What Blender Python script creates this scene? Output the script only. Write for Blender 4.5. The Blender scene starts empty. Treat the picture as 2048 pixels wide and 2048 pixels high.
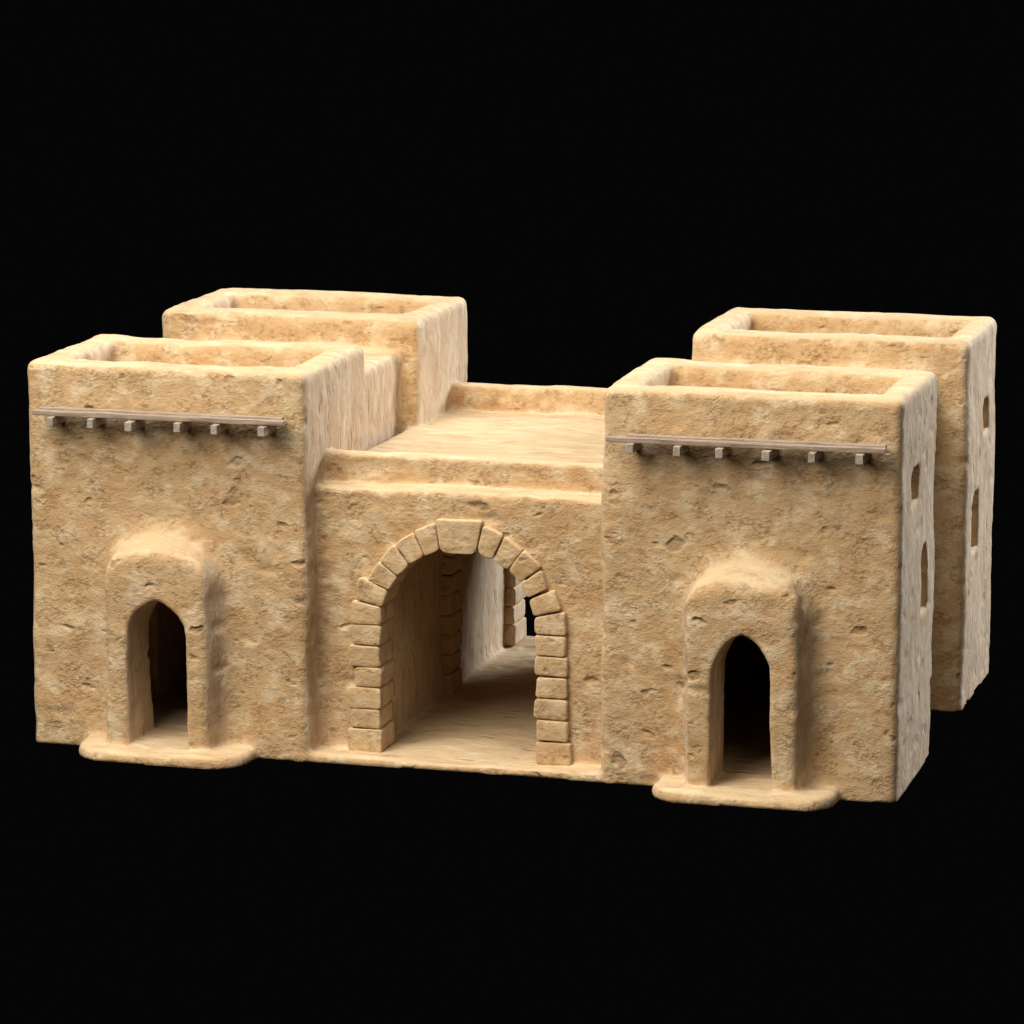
import bpy, bmesh, math, random
import numpy as np
from mathutils import Matrix, Vector

# ------------------------------------------------------------------ camera, world, light, exposure
scene = bpy.context.scene
col = scene.collection
scene.view_settings.view_transform = 'Standard'
scene.view_settings.look = 'None'
scene.view_settings.gamma = 1.0
scene.view_settings.exposure = 0.0
scene.view_settings.use_curve_mapping = False

YAW, PITCH, FPX = -0.2717, 0.1911, 8078.58
cam_d = bpy.data.cameras.new('camera')
cam_d.sensor_width = 36.0
cam_d.lens = FPX / 2048.0 * 36.0
cam_d.clip_start = 1.0
cam_d.clip_end = 500.0
cam = bpy.data.objects.new('camera', cam_d)
col.objects.link(cam)
fw = Vector((math.sin(YAW)*math.cos(PITCH), math.cos(YAW)*math.cos(PITCH), -math.sin(PITCH)))
rt = Vector((math.cos(YAW), -math.sin(YAW), 0))
up = rt.cross(fw)
M = Matrix((rt, up, -fw)).transposed().to_4x4()
M.translation = Vector((24.2635, -58.5223, 15.9448))
cam.matrix_world = M
scene.camera = cam

world = bpy.data.worlds.new('World')
scene.world = world
world.use_nodes = True
wb = world.node_tree.nodes['Background']
wb.inputs[0].default_value = (0.0016, 0.0016, 0.0016, 1)
wb.inputs[1].default_value = 1.0

def area(name, target, direction, dist, size, power, color):
    l = bpy.data.lights.new(name, 'AREA')
    l.shape = 'DISK'
    l.size = size
    l.energy = power
    l.color = color
    o = bpy.data.objects.new(name, l)
    col.objects.link(o)
    d = Vector(direction).normalized()
    o.location = Vector(target) + d*dist
    o.rotation_euler = d.to_track_quat('Z', 'Y').to_euler()
    return o

CEN = (7, 3, 2.5)
area('key_lamp', CEN, (-.50, -1.0, 1.08), 42, 30, 20200, (1.0, .92, .80))
area('top_lamp', CEN, (-.1, -.22, 1.0), 34, 20, 10200, (1.0, .98, .94))
area('rim_lamp', CEN, (.88, 1.0, .60), 42, 18, 22500, (.88, .93, 1.0))
area('fill_lamp', CEN, (.75, -1.0, .95), 50, 26, 2900, (1.0, .88, .74))

# ------------------------------------------------------------------ materials
def new_mat(name):
    m = bpy.data.materials.new(name)
    m.use_nodes = True
    nt = m.node_tree
    b = nt.nodes['Principled BSDF']
    b.inputs['Roughness'].default_value = 0.95
    b.inputs['Specular IOR Level'].default_value = 0.12
    return m, nt, b

class NB:
    """tiny node helper"""
    def __init__(s, nt): s.nt = nt
    def n(s, t, **kw):
        x = s.nt.nodes.new(t)
        for k, v in kw.items():
            setattr(x, k, v)
        return x
    def l(s, a, b): s.nt.links.new(a, b)
    def math(s, op, a, b=None, c=None, clamp=False):
        x = s.n('ShaderNodeMath', operation=op, use_clamp=clamp)
        for i, v in enumerate((a, b, c)):
            if v is None: continue
            if isinstance(v, (int, float)): x.inputs[i].default_value = v
            else: s.l(v, x.inputs[i])
        return x.outputs[0]
    def noise(s, vec, scale, detail=4, rough=.55, dist=0.0, dim='3D'):
        x = s.n('ShaderNodeTexNoise', noise_dimensions=dim)
        s.l(vec, x.inputs['Vector'])
        x.inputs['Scale'].default_value = scale
        x.inputs['Detail'].default_value = detail
        x.inputs['Roughness'].default_value = rough
        x.inputs['Distortion'].default_value = dist
        return x.outputs['Fac']
    def scale(s, vec, sc, off=(0, 0, 0)):
        x = s.n('ShaderNodeMapping')
        s.l(vec, x.inputs['Vector'])
        x.inputs['Scale'].default_value = sc
        x.inputs['Location'].default_value = off
        return x.outputs[0]
    def mixv(s, f, a, b):
        x = s.n('ShaderNodeMix', data_type='VECTOR')
        s.l(f, x.inputs[0]); s.l(a, x.inputs[4]); s.l(b, x.inputs[5])
        return x.outputs[1]
    def mixc(s, f, a, b, mode='MIX'):
        x = s.n('ShaderNodeMix', data_type='RGBA', blend_type=mode)
        if isinstance(f, (int, float)): x.inputs[0].default_value = f
        else: s.l(f, x.inputs[0])
        for i, v in ((6, a), (7, b)):
            if isinstance(v, tuple): x.inputs[i].default_value = (*v, 1)
            else: s.l(v, x.inputs[i])
        return x.outputs[2]
    def ramp(s, f, lo, hi, a=0.0, b=1.0):
        x = s.n('ShaderNodeMapRange', interpolation_type='SMOOTHSTEP')
        s.l(f, x.inputs[0])
        x.inputs[1].default_value = lo; x.inputs[2].default_value = hi
        x.inputs[3].default_value = a; x.inputs[4].default_value = b
        return x.outputs[0]

def adobe_material(name, base, pale, rust, dark, bump=1.0, stones=False):
    m, nt, bs = new_mat(name)
    k = NB(nt)
    geo = k.n('ShaderNodeNewGeometry')
    pos = geo.outputs['Position']
    if stones:
        oi = k.n('ShaderNodeObjectInfo')
        add = k.n('ShaderNodeVectorMath', operation='MULTIPLY_ADD')
        comb = k.n('ShaderNodeCombineXYZ')
        k.l(oi.outputs['Random'], comb.inputs[0]); k.l(oi.outputs['Random'], comb.inputs[2])
        k.l(comb.outputs[0], add.inputs[0]); add.inputs[1].default_value = (37, 0, 23)
        k.l(pos, add.inputs[2])
        pos = add.outputs[0]
    # which way the plaster was dragged: trowelled down on the side walls, across on the tops
    na = k.n('ShaderNodeVectorMath', operation='ABSOLUTE'); k.l(geo.outputs['Normal'], na.inputs[0])
    sep = k.n('ShaderNodeSeparateXYZ'); k.l(na.outputs[0], sep.inputs[0])
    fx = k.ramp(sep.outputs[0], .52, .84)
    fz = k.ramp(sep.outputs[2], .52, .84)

    def layer(v):
        # colour mottling
        n_big = k.noise(v, .8, 3, .5)
        n_mid = k.noise(k.scale(v, (1, 1, 1.15), (11, 3, 7)), 2.6, 6, .58)
        n_fin = k.noise(k.scale(v, (1, 1, 1), (5, 8, 1)), 42, 3, .65)
        # shallow hollows, rough inside, and scattered deeper pits
        n_hol = k.noise(k.scale(v, (1, 1, 1.3), (2, 9, 4)), 3.3, 3, .52)
        hollow = k.ramp(n_hol, .40, .68)
        n_rgh = k.noise(k.scale(v, (1, 1, 1.2), (7, 2, 9)), 12.0, 4, .62)
        n_pit = k.noise(k.scale(v, (1, 1, 1.5), (3, 21, 5)), 2.1, 2, .45)
        pit = k.ramp(n_pit, .635, .75)
        c = k.mixc(k.ramp(n_big, .35, .68, 0, .8), base, rust)
        c = k.mixc(k.ramp(n_mid, .45, .67, 0, .88), c, pale)
        c = k.mixc(k.math('MULTIPLY', k.math('MULTIPLY', hollow, k.ramp(n_rgh, .38, .68)), .76), c, dark)
        c = k.mixc(k.math('MULTIPLY', pit, .5), c, dark)
        c = k.mixc(k.math('MULTIPLY', k.ramp(n_fin, .50, .72), .16), c, dark)
        h1 = k.math('MULTIPLY', n_hol, -.074)
        h2 = k.math('MULTIPLY', k.math('MULTIPLY', k.math('ADD', hollow, .20), n_rgh), .037)
        h3 = k.math('MULTIPLY', n_fin, .0115)
        h4 = k.math('MULTIPLY', pit, -.035)
        h5 = k.math('MULTIPLY', n_mid, .022)
        h = k.math('ADD', k.math('ADD', k.math('ADD', h1, h2), k.math('ADD', h3, h4)), h5)
        return c, h
    layers = [layer(k.scale(pos, (1, 1, 1))), layer(k.scale(pos, (1, 1.7, .55), (3, 1, 0))), layer(k.scale(pos, (.55, 1.7, 1), (0, 5, 2)))]
    def blend(i, mix):
        return mix(fz, mix(fx, layers[0][i], layers[1][i]), layers[2][i])
    c = blend(0, k.mixc)
    def mixf(f, a, b):
        x = k.n('ShaderNodeMix', data_type='FLOAT')
        k.l(f, x.inputs[0]); k.l(a, x.inputs[2]); k.l(b, x.inputs[3])
        return x.outputs[0]
    h = blend(1, mixf)
    # grey of the cool side light painted into side walls; tops mixed paler
    gn = k.ramp(k.noise(k.scale(pos, (1, 1.6, .6), (1, 1, 5)), 2.3, 5, .6), .32, .68)
    side_light = k.mixc(gn, SIDE_LIGHT_A, SIDE_LIGHT_B)
    c = k.mixc(k.math('MULTIPLY', fx, SIDE_LIGHT_MIX if not stones else SIDE_LIGHT_MIX*.8), c, side_light)
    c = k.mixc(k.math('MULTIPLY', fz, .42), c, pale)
    k.l(c, bs.inputs['Base Color'])
    bp = k.n('ShaderNodeBump')
    bp.inputs['Strength'].default_value = bump
    bp.inputs['Distance'].default_value = 1.0
    k.l(h, bp.inputs['Height'])
    # the dragged faces are smoother
    k.l(k.math('SUBTRACT', bump, k.math('MULTIPLY', k.math('ADD', fx, fz), bump*.1)), bp.inputs['Strength'])
    k.l(bp.outputs[0], bs.inputs['Normal'])
    return m

SIDE_LIGHT_A = (.47, .385, .30)
SIDE_LIGHT_B = (.66, .59, .50)
SIDE_LIGHT_MIX = .36  # how much cool side light is mixed into the wall colour
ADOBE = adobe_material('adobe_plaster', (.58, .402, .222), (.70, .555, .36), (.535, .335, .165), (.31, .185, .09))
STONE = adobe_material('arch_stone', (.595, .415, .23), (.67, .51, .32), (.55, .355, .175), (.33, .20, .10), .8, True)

def wood_material(name, c0, c1):
    m, nt, bs = new_mat(name)
    k = NB(nt)
    tc = k.n('ShaderNodeTexCoord')
    oi = k.n('ShaderNodeObjectInfo')
    comb = k.n('ShaderNodeCombineXYZ')
    k.l(oi.outputs['Random'], comb.inputs[0]); k.l(oi.outputs['Random'], comb.inputs[1])
    ma = k.n('ShaderNodeVectorMath', operation='MULTIPLY_ADD')
    k.l(comb.outputs[0], ma.inputs[0]); ma.inputs[1].default_value = (31, 17, 0)
    k.l(tc.outputs['Object'], ma.inputs[2])
    g = k.noise(k.scale(ma.outputs[0], (1.6, 26, 26)), 1.0, 6, .65, .6)
    b = k.noise(k.scale(ma.outputs[0], (2.5, 6, 6), (3, 3, 3)), 1.0, 4, .6)
    c = k.mixc(k.ramp(g, .35, .65), c0, c1)
    c = k.mixc(k.math('MULTIPLY', k.ramp(b, .5, .7), .45), c, tuple(x*.5 for x in c0))
    k.l(c, bs.inputs['Base Color'])
    bp = k.n('ShaderNodeBump'); bp.inputs['Strength'].default_value = .8; bp.inputs['Distance'].default_value = .012
    k.l(g, bp.inputs['Height']); k.l(bp.outputs[0], bs.inputs['Normal'])
    bs.inputs['Roughness'].default_value = .85
    return m
WOOD = wood_material('weathered_board', (.24, .175, .125), (.42, .33, .26))
WOODB = wood_material('weathered_beam', (.29, .235, .185), (.45, .385, .32))

# ------------------------------------------------------------------ numpy noise
def vnoise(P, freq, seed):
    rs = np.random.RandomState(seed)
    N = 64
    lat = rs.rand(N, N, N).astype(np.float32)*2-1
    q = P*np.float32(freq) + np.float32(17.3*(seed % 7))
    i = np.floor(q).astype(np.int32)
    f = (q-i).astype(np.float32)
    f = f*f*f*(f*(f*6-15)+10)
    i0 = i % N; i1 = (i+1) % N
    x0, y0, z0 = i0[..., 0], i0[..., 1], i0[..., 2]
    x1, y1, z1 = i1[..., 0], i1[..., 1], i1[..., 2]
    fx, fy, fz = f[..., 0], f[..., 1], f[..., 2]
    c00 = lat[x0, y0, z0]*(1-fx)+lat[x1, y0, z0]*fx
    c10 = lat[x0, y1, z0]*(1-fx)+lat[x1, y1, z0]*fx
    c01 = lat[x0, y0, z1]*(1-fx)+lat[x1, y0, z1]*fx
    c11 = lat[x0, y1, z1]*(1-fx)+lat[x1, y1, z1]*fx
    return (c00*(1-fy)+c10*fy)*(1-fz)+(c01*(1-fy)+c11*fy)*fz

# ------------------------------------------------------------------ the adobe shell as a distance field
HS = 0.04                                        # grid step
LO = np.array([-.3, -1.3, -.2]); HI = np.array([14.3, 9.6, 6.6])
NX, NY, NZ = [int(round(v)) for v in (HI-LO)/HS]
gx = (LO[0]+HS*np.arange(NX)).astype(np.float32)[:, None, None]
gy = (LO[1]+HS*np.arange(NY)).astype(np.float32)[None, :, None]
gz = (LO[2]+HS*np.arange(NZ)).astype(np.float32)[None, None, :]
D = np.full((NX, NY, NZ), 9.0, np.float32)

def window_slices(x0, x1, y0, y1, z0, z1, pad=.5):
    s = []
    for a, b, lo, n in ((x0, x1, LO[0], NX), (y0, y1, LO[1], NY), (z0, z1, LO[2], NZ)):
        s.append(slice(max(0, int((a-pad-lo)/HS)), min(n, int((b+pad-lo)/HS)+1)))
    return tuple(s)

def rbox(s, x0, x1, y0, y1, z0, z1, r):
    X, Y, Z = gx[s[0]], gy[:, s[1]], gz[:, :, s[2]]
    qx = np.abs(X-(x0+x1)/2)-(x1-x0)/2+r
    qy = np.abs(Y-(y0+y1)/2)-(y1-y0)/2+r
    qz = np.abs(Z-(z0+z1)/2)-(z1-z0)/2+r
    o = np.sqrt(np.maximum(qx, 0)**2+np.maximum(qy, 0)**2+np.maximum(qz, 0)**2)
    return o+np.minimum(np.maximum(np.maximum(qx, qy), qz), 0)-r

def smin(a, b, k):
    h = np.maximum(k-np.abs(a-b), 0)/k
    return np.minimum(a, b)-h*h*k*.25
def smax(a, b, k): return -smin(-a, -b, k)

def add(x0, x1, y0, y1, z0, z1, r, k=.14):
    s = window_slices(x0, x1, y0, y1, z0, z1)
    D[s] = smin(D[s], rbox(s, x0, x1, y0, y1, z0, z1, r), k)
def cut(x0, x1, y0, y1, z0, z1, r, k=.06):
    s = window_slices(x0, x1, y0, y1, z0, z1)
    D[s] = smax(D[s], -rbox(s, x0, x1, y0, y1, z0, z1, r), k)

H = 6.2
TOW = [(0, 4.645, 0, 3.115), (9.355, 14, 0, 3.115), (0, 4.645, 6.01, 9.05), (9.355, 14, 6.01, 9.05)]
for (a, b, c, d) in TOW:
    add(a, b, c, d, -1, H, .15, .1)
CONN = [(.65, 4.3, 2.7, 6.4), (9.7, 13.35, 2.7, 6.4)]
for (a, b, c, d) in CONN:
    add(a, b, c, d, -1, 5.62, .12, .22)
add(4.4, 9.6, .50, 8.95, -1, 4.36, .10, .08)     # gate block
add(4.4, 9.6, .92, 1.24, 4.0, 4.81, .07, .06)    # parapets
add(4.4, 9.6, 7.92, 8.24, 4.0, 4.81, .07, .06)
add(4.4, 9.6, .02, 9.2, -1, .135, .07, .10)      # passage floor

def rrect2(U, V, hu, hv, r):
    qu = np.abs(U)-hu+r; qv = np.abs(V)-hv+r
    return np.sqrt(np.maximum(qu, 0)**2+np.maximum(qv, 0)**2)+np.minimum(np.maximum(qu, qv), 0)-r

PORCH = [(2.28, .83, 1.0, .97, 3.29, 3.70), (11.67, .84, 1.0, .99, 3.35, 3.76)]
for (cx, hw, _, hb, zt, zb) in PORCH:
    s = window_slices(cx-1.4, cx+1.4, -.8, .3, -.2, 4.0)
    X, Y, Z = gx[s[0]], gy[:, s[1]], gz[:, :, s[2]]
    t = np.clip((Y+.50)/.50, -.1, 1.15)
    hwY = hw+(hb-hw)*t
    top = zt+(zb-zt)*t
    r = .36
    U = X-cx-.04*t
    zc = top-(.42+.56*t)                          # round-headed: an elliptic top on straight cheeks
    el = (np.sqrt((U/hwY)**2+(np.maximum(Z-zc, 0)/(top-zc))**2+1e-6)-1)*np.minimum(hwY, top-zc)
    el = np.where(Z > zc, el, np.abs(U)-hwY)
    sq = rrect2(U, Z-(top-3)/2, hwY, (top+3)/2, r)
    w = np.clip(.55+.5*t, 0, 1)
    d2 = (el*w+sq*(1-w))*.85
    d = smax(d2, -(Y+.50), .10)
    D[s] = smin(D[s], d, .20)
STEP = [(2.36, 1.42), (11.70, 1.42)]
for (cx, hw) in STEP:
    s = window_slices(cx-1.7, cx+1.7, -1.1, .3, -.2, .4)
    X, Y, Z = gx[s[0]], gy[:, s[1]], gz[:, :, s[2]]
    d2 = rrect2(X-cx, Y-.6, hw, 1.47, .58)
    d = smax(d2, Z-.20, .16)
    D[s] = smin(D[s], d, .08)

# hollows
for (a, b, c, d) in TOW:
    cut(a+.50, b-.50, c+.58, d-.50, 5.35, 8, .10, .22)
    cut(a+.62, b-.62, c+.62, d-.5, .20, 4.9, .06)
for (a, b, c, d) in CONN:
    cut(a+.5, b-.5, c-.2, d+.2, .14, 4.6, .06)
for i in (1,):
    a, b = TOW[i][:2]
    cut(a+1.25, b-1.2, 2.2, 3.4, .14, 2.7, .1)       # door through the back of the front room
cut(5.55, 8.45, 1.10, 4.38, .135, 3.98, .1, .1)      # passage, two chambers
cut(5.55, 8.45, 4.92, 8.30, .135, 3.98, .1, .1)

def cut_arch(cx, y0, y1, hw, zc, z0):
    s = window_slices(cx-hw, cx+hw, y0, y1, z0, zc+hw)
    X, Y, Z = gx[s[0]], gy[:, s[1]], gz[:, :, s[2]]
    d2 = np.where(Z > zc, np.sqrt((X-cx)**2+(Z-zc)**2)-hw, np.abs(X-cx)-hw)
    d = np.maximum(d2, np.abs(Y-(y0+y1)/2)-(y1-y0)/2)
    d = np.maximum(d, z0-Z)
    D[s] = np.maximum(D[s], -d)
for (y0, y1) in ((.3, 1.3), (4.2, 5.1), (8.1, 9.4)):
    cut_arch(6.97, y0, y1, 1.42, 2.22, .135)

def cut_pointed(cx, hw, zs, za, y0, y1, z0, ax='y', cy=0, lean=0.0):
    """pointed opening: half width hw, springing zs, apex za"""
    h = za-zs
    R = (hw*hw+h*h)/(2*hw)
    if ax == 'y':
        s = window_slices(cx-hw, cx+hw, y0, y1, z0, za)
        X, Y, Z = gx[s[0]], gy[:, s[1]], gz[:, :, s[2]]
        U = X-cx; T = Y
    else:
        s = window_slices(y0, y1, cy-hw, cy+hw, z0, za)
        X, Y, Z = gx[s[0]], gy[:, s[1]], gz[:, :, s[2]]
        U = Y-cy-lean*np.clip((Z-zs)/h, 0, 1); T = X
    U = U+0*Z
    arc = np.sqrt((np.abs(U)+R-hw)**2+np.maximum(Z-zs, 0)**2)-R
    d2 = np.maximum(arc, z0-Z)
    d = np.maximum(d2, np.abs(T-(y0+y1)/2)-(y1-y0)/2)
    D[s] = smax(D[s], -d, .07)
cut_pointed(2.30, .485, 1.93, 2.55, -.9, .9, .205)
cut_pointed(11.675, .465, 1.86, 2.59, -.9, .9, .205)
WIN = [(1.15, .32, 4.76, 4.93, 4.45), (2.06, .28, 3.38, 3.56, 2.56), (7.93, .33, 4.72, 4.90, 4.40), (6.98, .33, 3.34, 3.52, 2.56)]
for (cy, hw, zs, za, z0) in WIN:
    cut_pointed(0, hw, zs, za, 13.62, 14.6, z0, 'x', cy, .06)

# wobble and lumps, only near the surface
band = np.argwhere(np.abs(D) < .16)
P = (LO+band*HS).astype(np.float32)
n = vnoise(P, .75, 3)*.030+vnoise(P, 1.9, 5)*.012
l1 = vnoise(P*np.array([1, 1, 1.4], np.float32), 4.6, 8)
l2 = vnoise(P*np.array([1, 1, 1.4], np.float32), 8.0, 9)
n += l1*.006+np.maximum(l2, 0)*.012*np.clip(vnoise(P, 1.5, 14)*2+.4, 0, 1)
# a few scooped gouges
n += np.maximum(vnoise(P*np.array([1, 1, 1.7], np.float32), 2.6, 12)-.60, 0)*.09
D[tuple(band.T)] += n
del n, l1, l2, P
D = np.maximum(D, -gz-.001*0+0*gx)               # flat underside at z = 0

# ------------------------------------------------------------------ surface nets
def surface_nets(D):
    S = D < 0
    nx, ny, nz = D.shape
    c = np.zeros((nx-1, ny-1, nz-1), np.uint8)
    for i in (0, 1):
        for j in (0, 1):
            for k in (0, 1):
                c += S[i:nx-1+i, j:ny-1+j, k:nz-1+k]
    act = (c > 0) & (c < 8)
    idx = np.full(act.shape, -1, np.int32)
    cells = np.argwhere(act)
    idx[act] = np.arange(len(cells), dtype=np.int32)
    acc = np.zeros((len(cells), 3)); cnt = np.zeros(len(cells))
    cor = [(i, j, k) for i in (0, 1) for j in (0, 1) for k in (0, 1)]
    for a in cor:
        for ax in range(3):
            if a[ax]: continue
            b = list(a); b[ax] = 1
            va = D[cells[:, 0]+a[0], cells[:, 1]+a[1], cells[:, 2]+a[2]]
            vb = D[cells[:, 0]+b[0], cells[:, 1]+b[1], cells[:, 2]+b[2]]
            m = (va < 0) != (vb < 0)
            t = va[m]/(va[m]-vb[m])
            p = np.tile(np.array(a, float), (m.sum(), 1)); p[:, ax] = t
            acc[m] += p; cnt[m] += 1
    V = LO+(cells+acc/cnt[:, None])*HS
    quads = []
    for ax in range(3):
        o1, o2 = [(1, 2), (2, 0), (0, 1)][ax]
        sl0 = [slice(1, -1)]*3; sl0[ax] = slice(0, -1)
        sl1 = [slice(1, -1)]*3; sl1[ax] = slice(1, None)
        A = S[tuple(sl0)]; B = S[tuple(sl1)]
        for flip in (False, True):
            e = np.argwhere((A & ~B) if not flip else (~A & B))
            off = np.ones(3, int); off[ax] = 0
            e = e+off
            def cell(d1, d2):
                q = e.copy(); q[:, o1] -= d1; q[:, o2] -= d2
                return idx[q[:, 0], q[:, 1], q[:, 2]]
            qd = np.stack([cell(1, 1), cell(0, 1), cell(0, 0), cell(1, 0)], 1)
            if flip: qd = qd[:, ::-1]
            quads.append(qd)
    Q = np.concatenate(quads)
    return V, Q[(Q >= 0).all(1)]

V, Q = surface_nets(D)
G = (V-LO)/HS
i0 = np.clip(np.floor(G).astype(int), 1, np.array(D.shape)-3)
f = G-i0
def samp(di, dj, dk):
    r = 0
    for a in (0, 1):
        for b in (0, 1):
            for c in (0, 1):
                w = (f[:, 0] if a else 1-f[:, 0])*(f[:, 1] if b else 1-f[:, 1])*(f[:, 2] if c else 1-f[:, 2])
                r = r+w*D[i0[:, 0]+a+di, i0[:, 1]+b+dj, i0[:, 2]+c+dk]
    return r
N = np.stack([samp(1, 0, 0)-samp(-1, 0, 0), samp(0, 1, 0)-samp(0, -1, 0), samp(0, 0, 1)-samp(0, 0, -1)], 1)
N /= np.linalg.norm(N, axis=1)[:, None]+1e-9
del D

# ------------------------------------------------------------------ objects
def empty(name, loc=(0, 0, 0)):
    o = bpy.data.objects.new(name, None)
    o.empty_display_size = .5
    o.location = loc
    col.objects.link(o)
    return o
root = empty('adobe_gatehouse')
root['label'] = 'sandy adobe gatehouse of four square towers joined around an arched stone passage, standing in black'
root['category'] = 'building'

def part(name, me, parent, mat, label=None):
    o = bpy.data.objects.new(name, me)
    col.objects.link(o)
    o.parent = parent
    if mat: me.materials.append(mat)
    if label: o['label'] = label
    return o

# label every face with the part it belongs to
C = V[Q].mean(1)
FN = N[Q].mean(1)
x, y, z = C.T
lab = np.zeros(len(Q), int)                      # 0 gate block
F_, B_ = y < 3.19, y > 5.93
between = ~F_ & ~B_
lab[(x < 4.72) & F_] = 1
lab[(x > 9.28) & F_] = 2
lab[(x < 4.72) & B_] = 3
lab[(x > 9.28) & B_] = 4
lab[(x < 4.42) & between] = 5
lab[(x > 9.58) & between] = 6
mid = lab == 0
lab[mid & (z > 4.40) & (y > .80) & (y < 1.42)] = 7
lab[mid & (z > 4.40) & (y > 7.75) & (y < 8.35)] = 8
lab[mid & (z > 4.20) & (y >= 1.30) & (y <= 7.8) & (lab == 0)] = 9
lab[mid & (z < .17) & (lab == 0)] = 14
for i, (cx, hw, _, hb, zt, zb) in enumerate(PORCH):
    d2 = np.maximum(np.abs(x-cx-.04)-hb-.05, z-zb-.03)
    lab[(d2 < 0) & (y < -.045) & (z > .235)] = 10+i
    lab[(d2 < 0) & (y < .62) & (np.abs(x-cx) < .56) & (z < 2.7) & (z > .235) & (y >= -.045)] = 10+i
for i, (cx, hw) in enumerate(STEP):
    lab[(np.abs(x-cx) < hw+.1) & (y < -.03) & (z <= .235)] = 12+i
for i, (cy, hw, zs, za, z0) in enumerate(WIN):
    inside = (x < 13.955) & (x > 13.4) & (np.abs(y-cy) < hw+.12) & (z > z0-.08) & (z < za+.1)
    lab[inside & ((x > 13.58))] = 20+i

def piece(name, ids, parent, label=None):
    sel = np.isin(lab, ids)
    q = Q[sel]
    u, inv = np.unique(q, return_inverse=True)
    q = inv.reshape(q.shape)
    me = bpy.data.meshes.new(name)
    me.vertices.add(len(u)); me.vertices.foreach_set('co', V[u].astype(np.float32).ravel())
    me.loops.add(q.size); me.loops.foreach_set('vertex_index', q.astype(np.int32).ravel())
    me.polygons.add(len(q))
    me.polygons.foreach_set('loop_start', np.arange(0, q.size, 4, dtype=np.int32))
    me.polygons.foreach_set('loop_total', np.full(len(q), 4, np.int32))
    me.update(calc_edges=True)
    me.polygons.foreach_set('use_smooth', np.ones(len(q), bool))
    me.normals_split_custom_set_from_vertices(N[u].tolist())
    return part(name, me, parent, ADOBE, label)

gate = piece('gate_block', [0], root, 'low middle block with the wide stone arch')
fl = piece('tower', [1], root, 'front left tower with a doorway and a short timber ledge')
fr = piece('tower', [2], root, 'front right tower with a doorway and two slit windows in its side')
bl = piece('tower', [3], root, 'plain rear left tower')
br = piece('tower', [4], root, 'rear right tower with two slit windows in its side')
piece('connecting_block', [5], root, 'lower block between the left towers')
piece('connecting_block', [6], root, 'lower block between the right towers')
piece('parapet', [7], gate, 'front roof parapet')
piece('parapet', [8], gate, 'rear roof parapet')
piece('flat_roof', [9], gate)
piece('passage_floor', [14], gate)
piece('door_surround', [10], fl); piece('door_surround', [11], fr)
piece('doorstep', [12], fl); piece('doorstep', [13], fr)
piece('window_niche', [20], fr, 'short slit window'); piece('window_niche', [21], fr, 'tall slit window')
piece('window_niche', [22], br, 'short slit window'); piece('window_niche', [23], br, 'tall slit window')

# ------------------------------------------------------------------ arch stones
STN = [[(5.15, 0.50), (5.715, 0.50), (5.72, 0.13), (5.15, 0.13)], [(5.21, 0.82), (5.69, 0.83), (5.69, 0.51), (5.2, 0.52)],
 [(5.17, 1.17), (5.71, 1.17), (5.71, 0.84), (5.17, 0.83)], [(5.27, 1.49), (5.715, 1.50), (5.72, 1.18), (5.28, 1.18)],
 [(5.19, 1.85), (5.68, 1.84), (5.7, 1.51), (5.19, 1.50)], [(5.24, 2.18), (5.71, 2.18), (5.7, 1.85), (5.24, 1.86)],
 [(5.23, 2.57), (5.72, 2.48), (5.72, 2.19), (5.22, 2.19)], [(5.36, 2.93), (5.47, 2.915), (5.83, 2.75), (5.74, 2.49), (5.30, 2.58)],
 [(5.50, 2.9), (5.68, 3.21), (5.99, 2.98), (5.85, 2.76), (5.57, 2.86)], [(5.69, 3.23), (5.93, 3.50), (6.18, 3.18), (6.0, 2.99)],
 [(5.95, 3.5), (6.24, 3.71), (6.43, 3.33), (6.19, 3.19)], [(6.25, 3.72), (6.595, 3.87), (6.68, 3.44), (6.44, 3.33)],
 [(6.61, 3.93), (7.37, 3.94), (7.27, 3.47), (7.21, 3.40), (6.76, 3.40), (6.69, 3.46)],
 [(7.385, 3.87), (7.71, 3.74), (7.53, 3.34), (7.35, 3.38), (7.29, 3.49)], [(7.725, 3.72), (8.02, 3.51), (7.77, 3.19), (7.54, 3.32)],
 [(8.03, 3.52), (8.32, 3.26), (7.97, 3.0), (7.78, 3.18)], [(7.98, 2.99), (8.31, 3.22), (8.42, 2.92), (8.09, 2.765)],
 [(8.12, 2.73), (8.51, 2.92), (8.64, 2.60), (8.19, 2.48)], [(8.2, 2.46), (8.69, 2.58), (8.71, 2.20), (8.22, 2.20)],
 [(8.21, 2.18), (8.7, 2.18), (8.7, 1.86), (8.23, 1.87)], [(8.22, 1.85), (8.73, 1.85), (8.73, 1.53), (8.21, 1.55)],
 [(8.24, 1.52), (8.73, 1.52), (8.73, 1.19), (8.22, 1.2)], [(8.21, 1.18), (8.73, 1.18), (8.73, 0.85), (8.19, 0.86)],
 [(8.23, 0.83), (8.74, 0.83), (8.74, 0.51), (8.24, 0.51)], [(8.23, 0.49), (8.79, 0.49), (8.8, 0.13), (8.23, 0.13)]]

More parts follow.
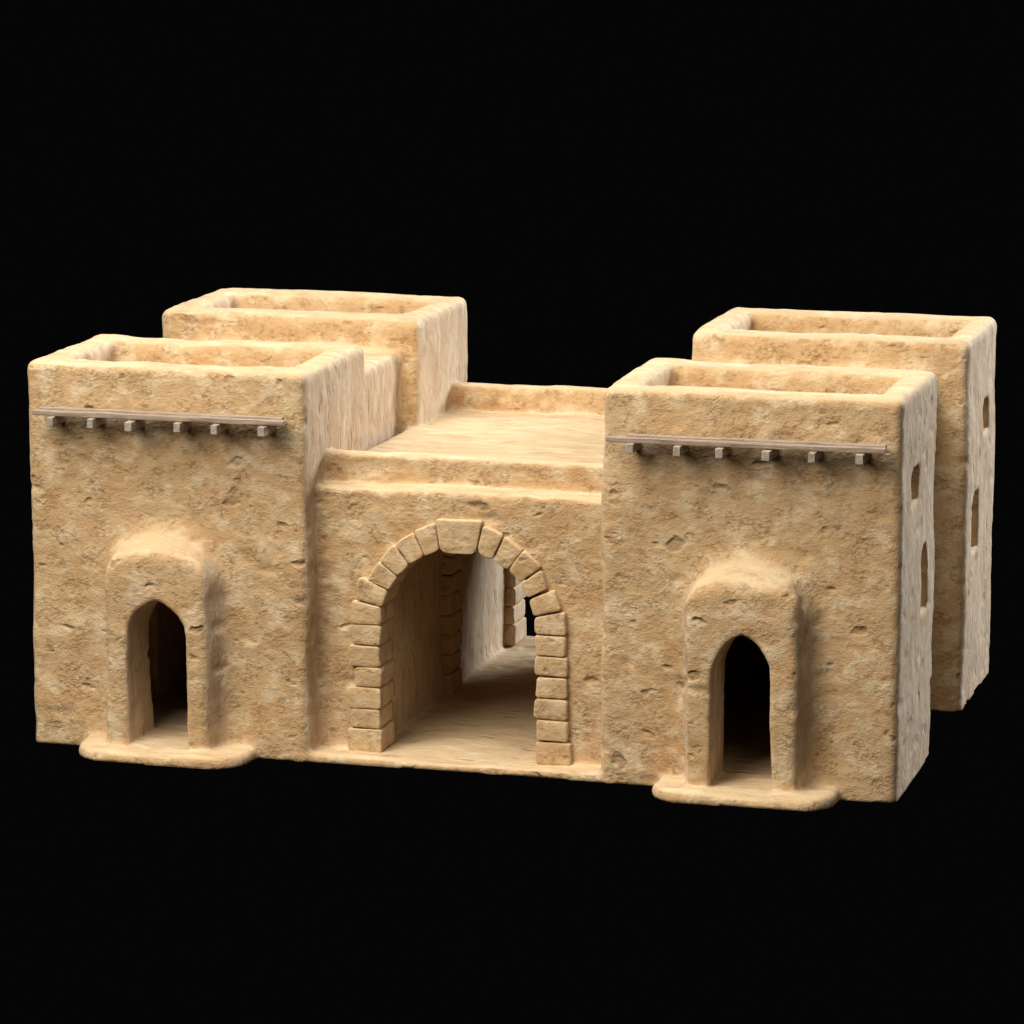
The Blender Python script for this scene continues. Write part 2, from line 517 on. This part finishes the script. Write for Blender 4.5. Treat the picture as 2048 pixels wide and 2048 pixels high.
def stone_mesh(poly, y0, y1, seed):
    rnd = random.Random(seed)
    bm = bmesh.new()
    j = lambda: rnd.uniform(-.004, .004)
    mx = sum(p[0] for p in poly)/len(poly); mz = sum(p[1] for p in poly)/len(poly)
    poly = [(px+.002*(1 if px > mx else -1), pz+.001*(1 if pz > mz else -1)) for px, pz in poly]
    a = [bm.verts.new((px+j(), y0+rnd.uniform(-.018, .018), pz+j()*.5)) for px, pz in poly]
    b = [bm.verts.new((px, y1, pz)) for px, pz in poly]
    bm.faces.new(a); bm.faces.new(b[::-1])
    n_ = len(poly)
    for i in range(n_):
        bm.faces.new((a[(i+1) % n_], a[i], b[i], b[(i+1) % n_]))
    bmesh.ops.recalc_face_normals(bm, faces=bm.faces)
    # wide worn arris along the depth, finer one around the face
    side = [e for e in bm.edges if abs((e.verts[0].co-e.verts[1].co).y) > .3]
    bmesh.ops.bevel(bm, geom=side, offset=rnd.uniform(.042, .062), segments=3, profile=.5, affect='EDGES', clamp_overlap=True)
    front = [e for e in bm.edges if max(v.co.y for v in e.verts) < y0+.1]
    bmesh.ops.bevel(bm, geom=front, offset=.026, segments=3, profile=.5, affect='EDGES', clamp_overlap=True)
    bmesh.ops.triangulate(bm, faces=[f_ for f_ in bm.faces if len(f_.verts) > 4])
    for _ in range(3):
        bmesh.ops.subdivide_edges(bm, edges=[e for e in bm.edges if e.calc_length() > .085], cuts=1, use_grid_fill=True)
    bmesh.ops.triangulate(bm, faces=[f_ for f_ in bm.faces if len(f_.verts) > 4])
    bm.normal_update()
    co = np.array([v.co for v in bm.verts], np.float32)
    d = vnoise(co, 4.2, 20)*.012+vnoise(co, 10, 21)*.005
    for v, k in zip(bm.verts, d):
        v.co += v.normal*float(k)
    me = bpy.data.meshes.new('arch_stone')
    bm.to_mesh(me); bm.free()
    for p in me.polygons: p.use_smooth = True
    return me

for gi, (y0, y1) in enumerate(((.395, 1.12), (4.34, 4.94), (8.28, 9.03))):
    for si, poly in enumerate(STN):
        me = stone_mesh(poly, y0, y1, gi*100+si)
        part('keystone' if si == 12 else 'arch_stone', me, gate, STONE, 'wide wedge stone at the crown of the arch' if si == 12 else None)

# ------------------------------------------------------------------ timber ledges
def bar(name, p0, p1, w, h, parent, mat, seed, bev=.008, yaw=0.0, label=None):
    """box running from p0 to p1 (local x), w across, h high"""
    rnd = random.Random(seed)
    L = (Vector(p1)-Vector(p0)).length
    bm = bmesh.new()
    nseg = max(1, int(L/.35))
    rings = []
    for i in range(nseg+1):
        t = i/nseg
        dy, dz = (rnd.uniform(-.004, .004), rnd.uniform(-.004, .004)) if nseg > 1 else (0, 0)
        rings.append([bm.verts.new((t*L, sy*w/2+dy, sz*h/2+dz)) for sy, sz in ((-1, -1), (1, -1), (1, 1), (-1, 1))])
    for r0, r1 in zip(rings, rings[1:]):
        for i in range(4):
            bm.faces.new((r0[i], r0[(i+1) % 4], r1[(i+1) % 4], r1[i]))
    bm.faces.new(rings[0][::-1]); bm.faces.new(rings[-1])
    bmesh.ops.recalc_face_normals(bm, faces=bm.faces)
    ed = [e for e in bm.edges if len(e.link_faces) == 2 and e.calc_face_angle() > .8]
    bmesh.ops.bevel(bm, geom=ed, offset=bev, segments=2, profile=.5, affect='EDGES', clamp_overlap=True)
    me = bpy.data.meshes.new(name)
    bm.to_mesh(me); bm.free()
    o = part(name, me, parent, mat, label)
    d = (Vector(p1)-Vector(p0)).normalized()
    o.matrix_local = Matrix.Translation(Vector(p0)) @ d.to_track_quat('X', 'Z').to_matrix().to_4x4()
    return o

BFL = [(.61, 5.34, .10, .52), (1.28, 5.345, .10, .52), (1.935, 5.33, .115, .60), (2.715, 5.34, .11, .53), (3.33, 5.345, .105, .56), (4.095, 5.34, .11, .53)]
BFR = [(9.93, 5.345, .115, .50), (10.665, 5.345, .11, .53), (11.31, 5.34, .115, .53), (12.03, 5.34, .12, .58), (12.72, 5.35, .105, .57), (13.44, 5.35, .115, .55)]
for tw, beams, x0, x1, dx0, dx1, dz in ((fl, BFL, .26, 4.41, .05, -.08, 0.0), (fr, BFR, 9.54, 13.79, .28, -.02, .01)):
    bar('ledge_board', (x0, -.335, 5.452+dz), (x1, -.335, 5.455+dz+.012), .15, .074, tw, WOOD, 1+int(x0), label='front board of the ledge')
    bar('ledge_board', (x0+dx0, -.165, 5.468+dz), (x1+dx1, -.165, 5.473+dz+.012), .15, .074, tw, WOOD, 5+int(x0), label='board of the ledge next to the wall')
    for i, (bx, bz, w, ext) in enumerate(beams):
        bar('beam_end', (bx, .25, bz-.012), (bx, -ext, bz+dz), w, .145, tw, WOODB, 30+i, .009)
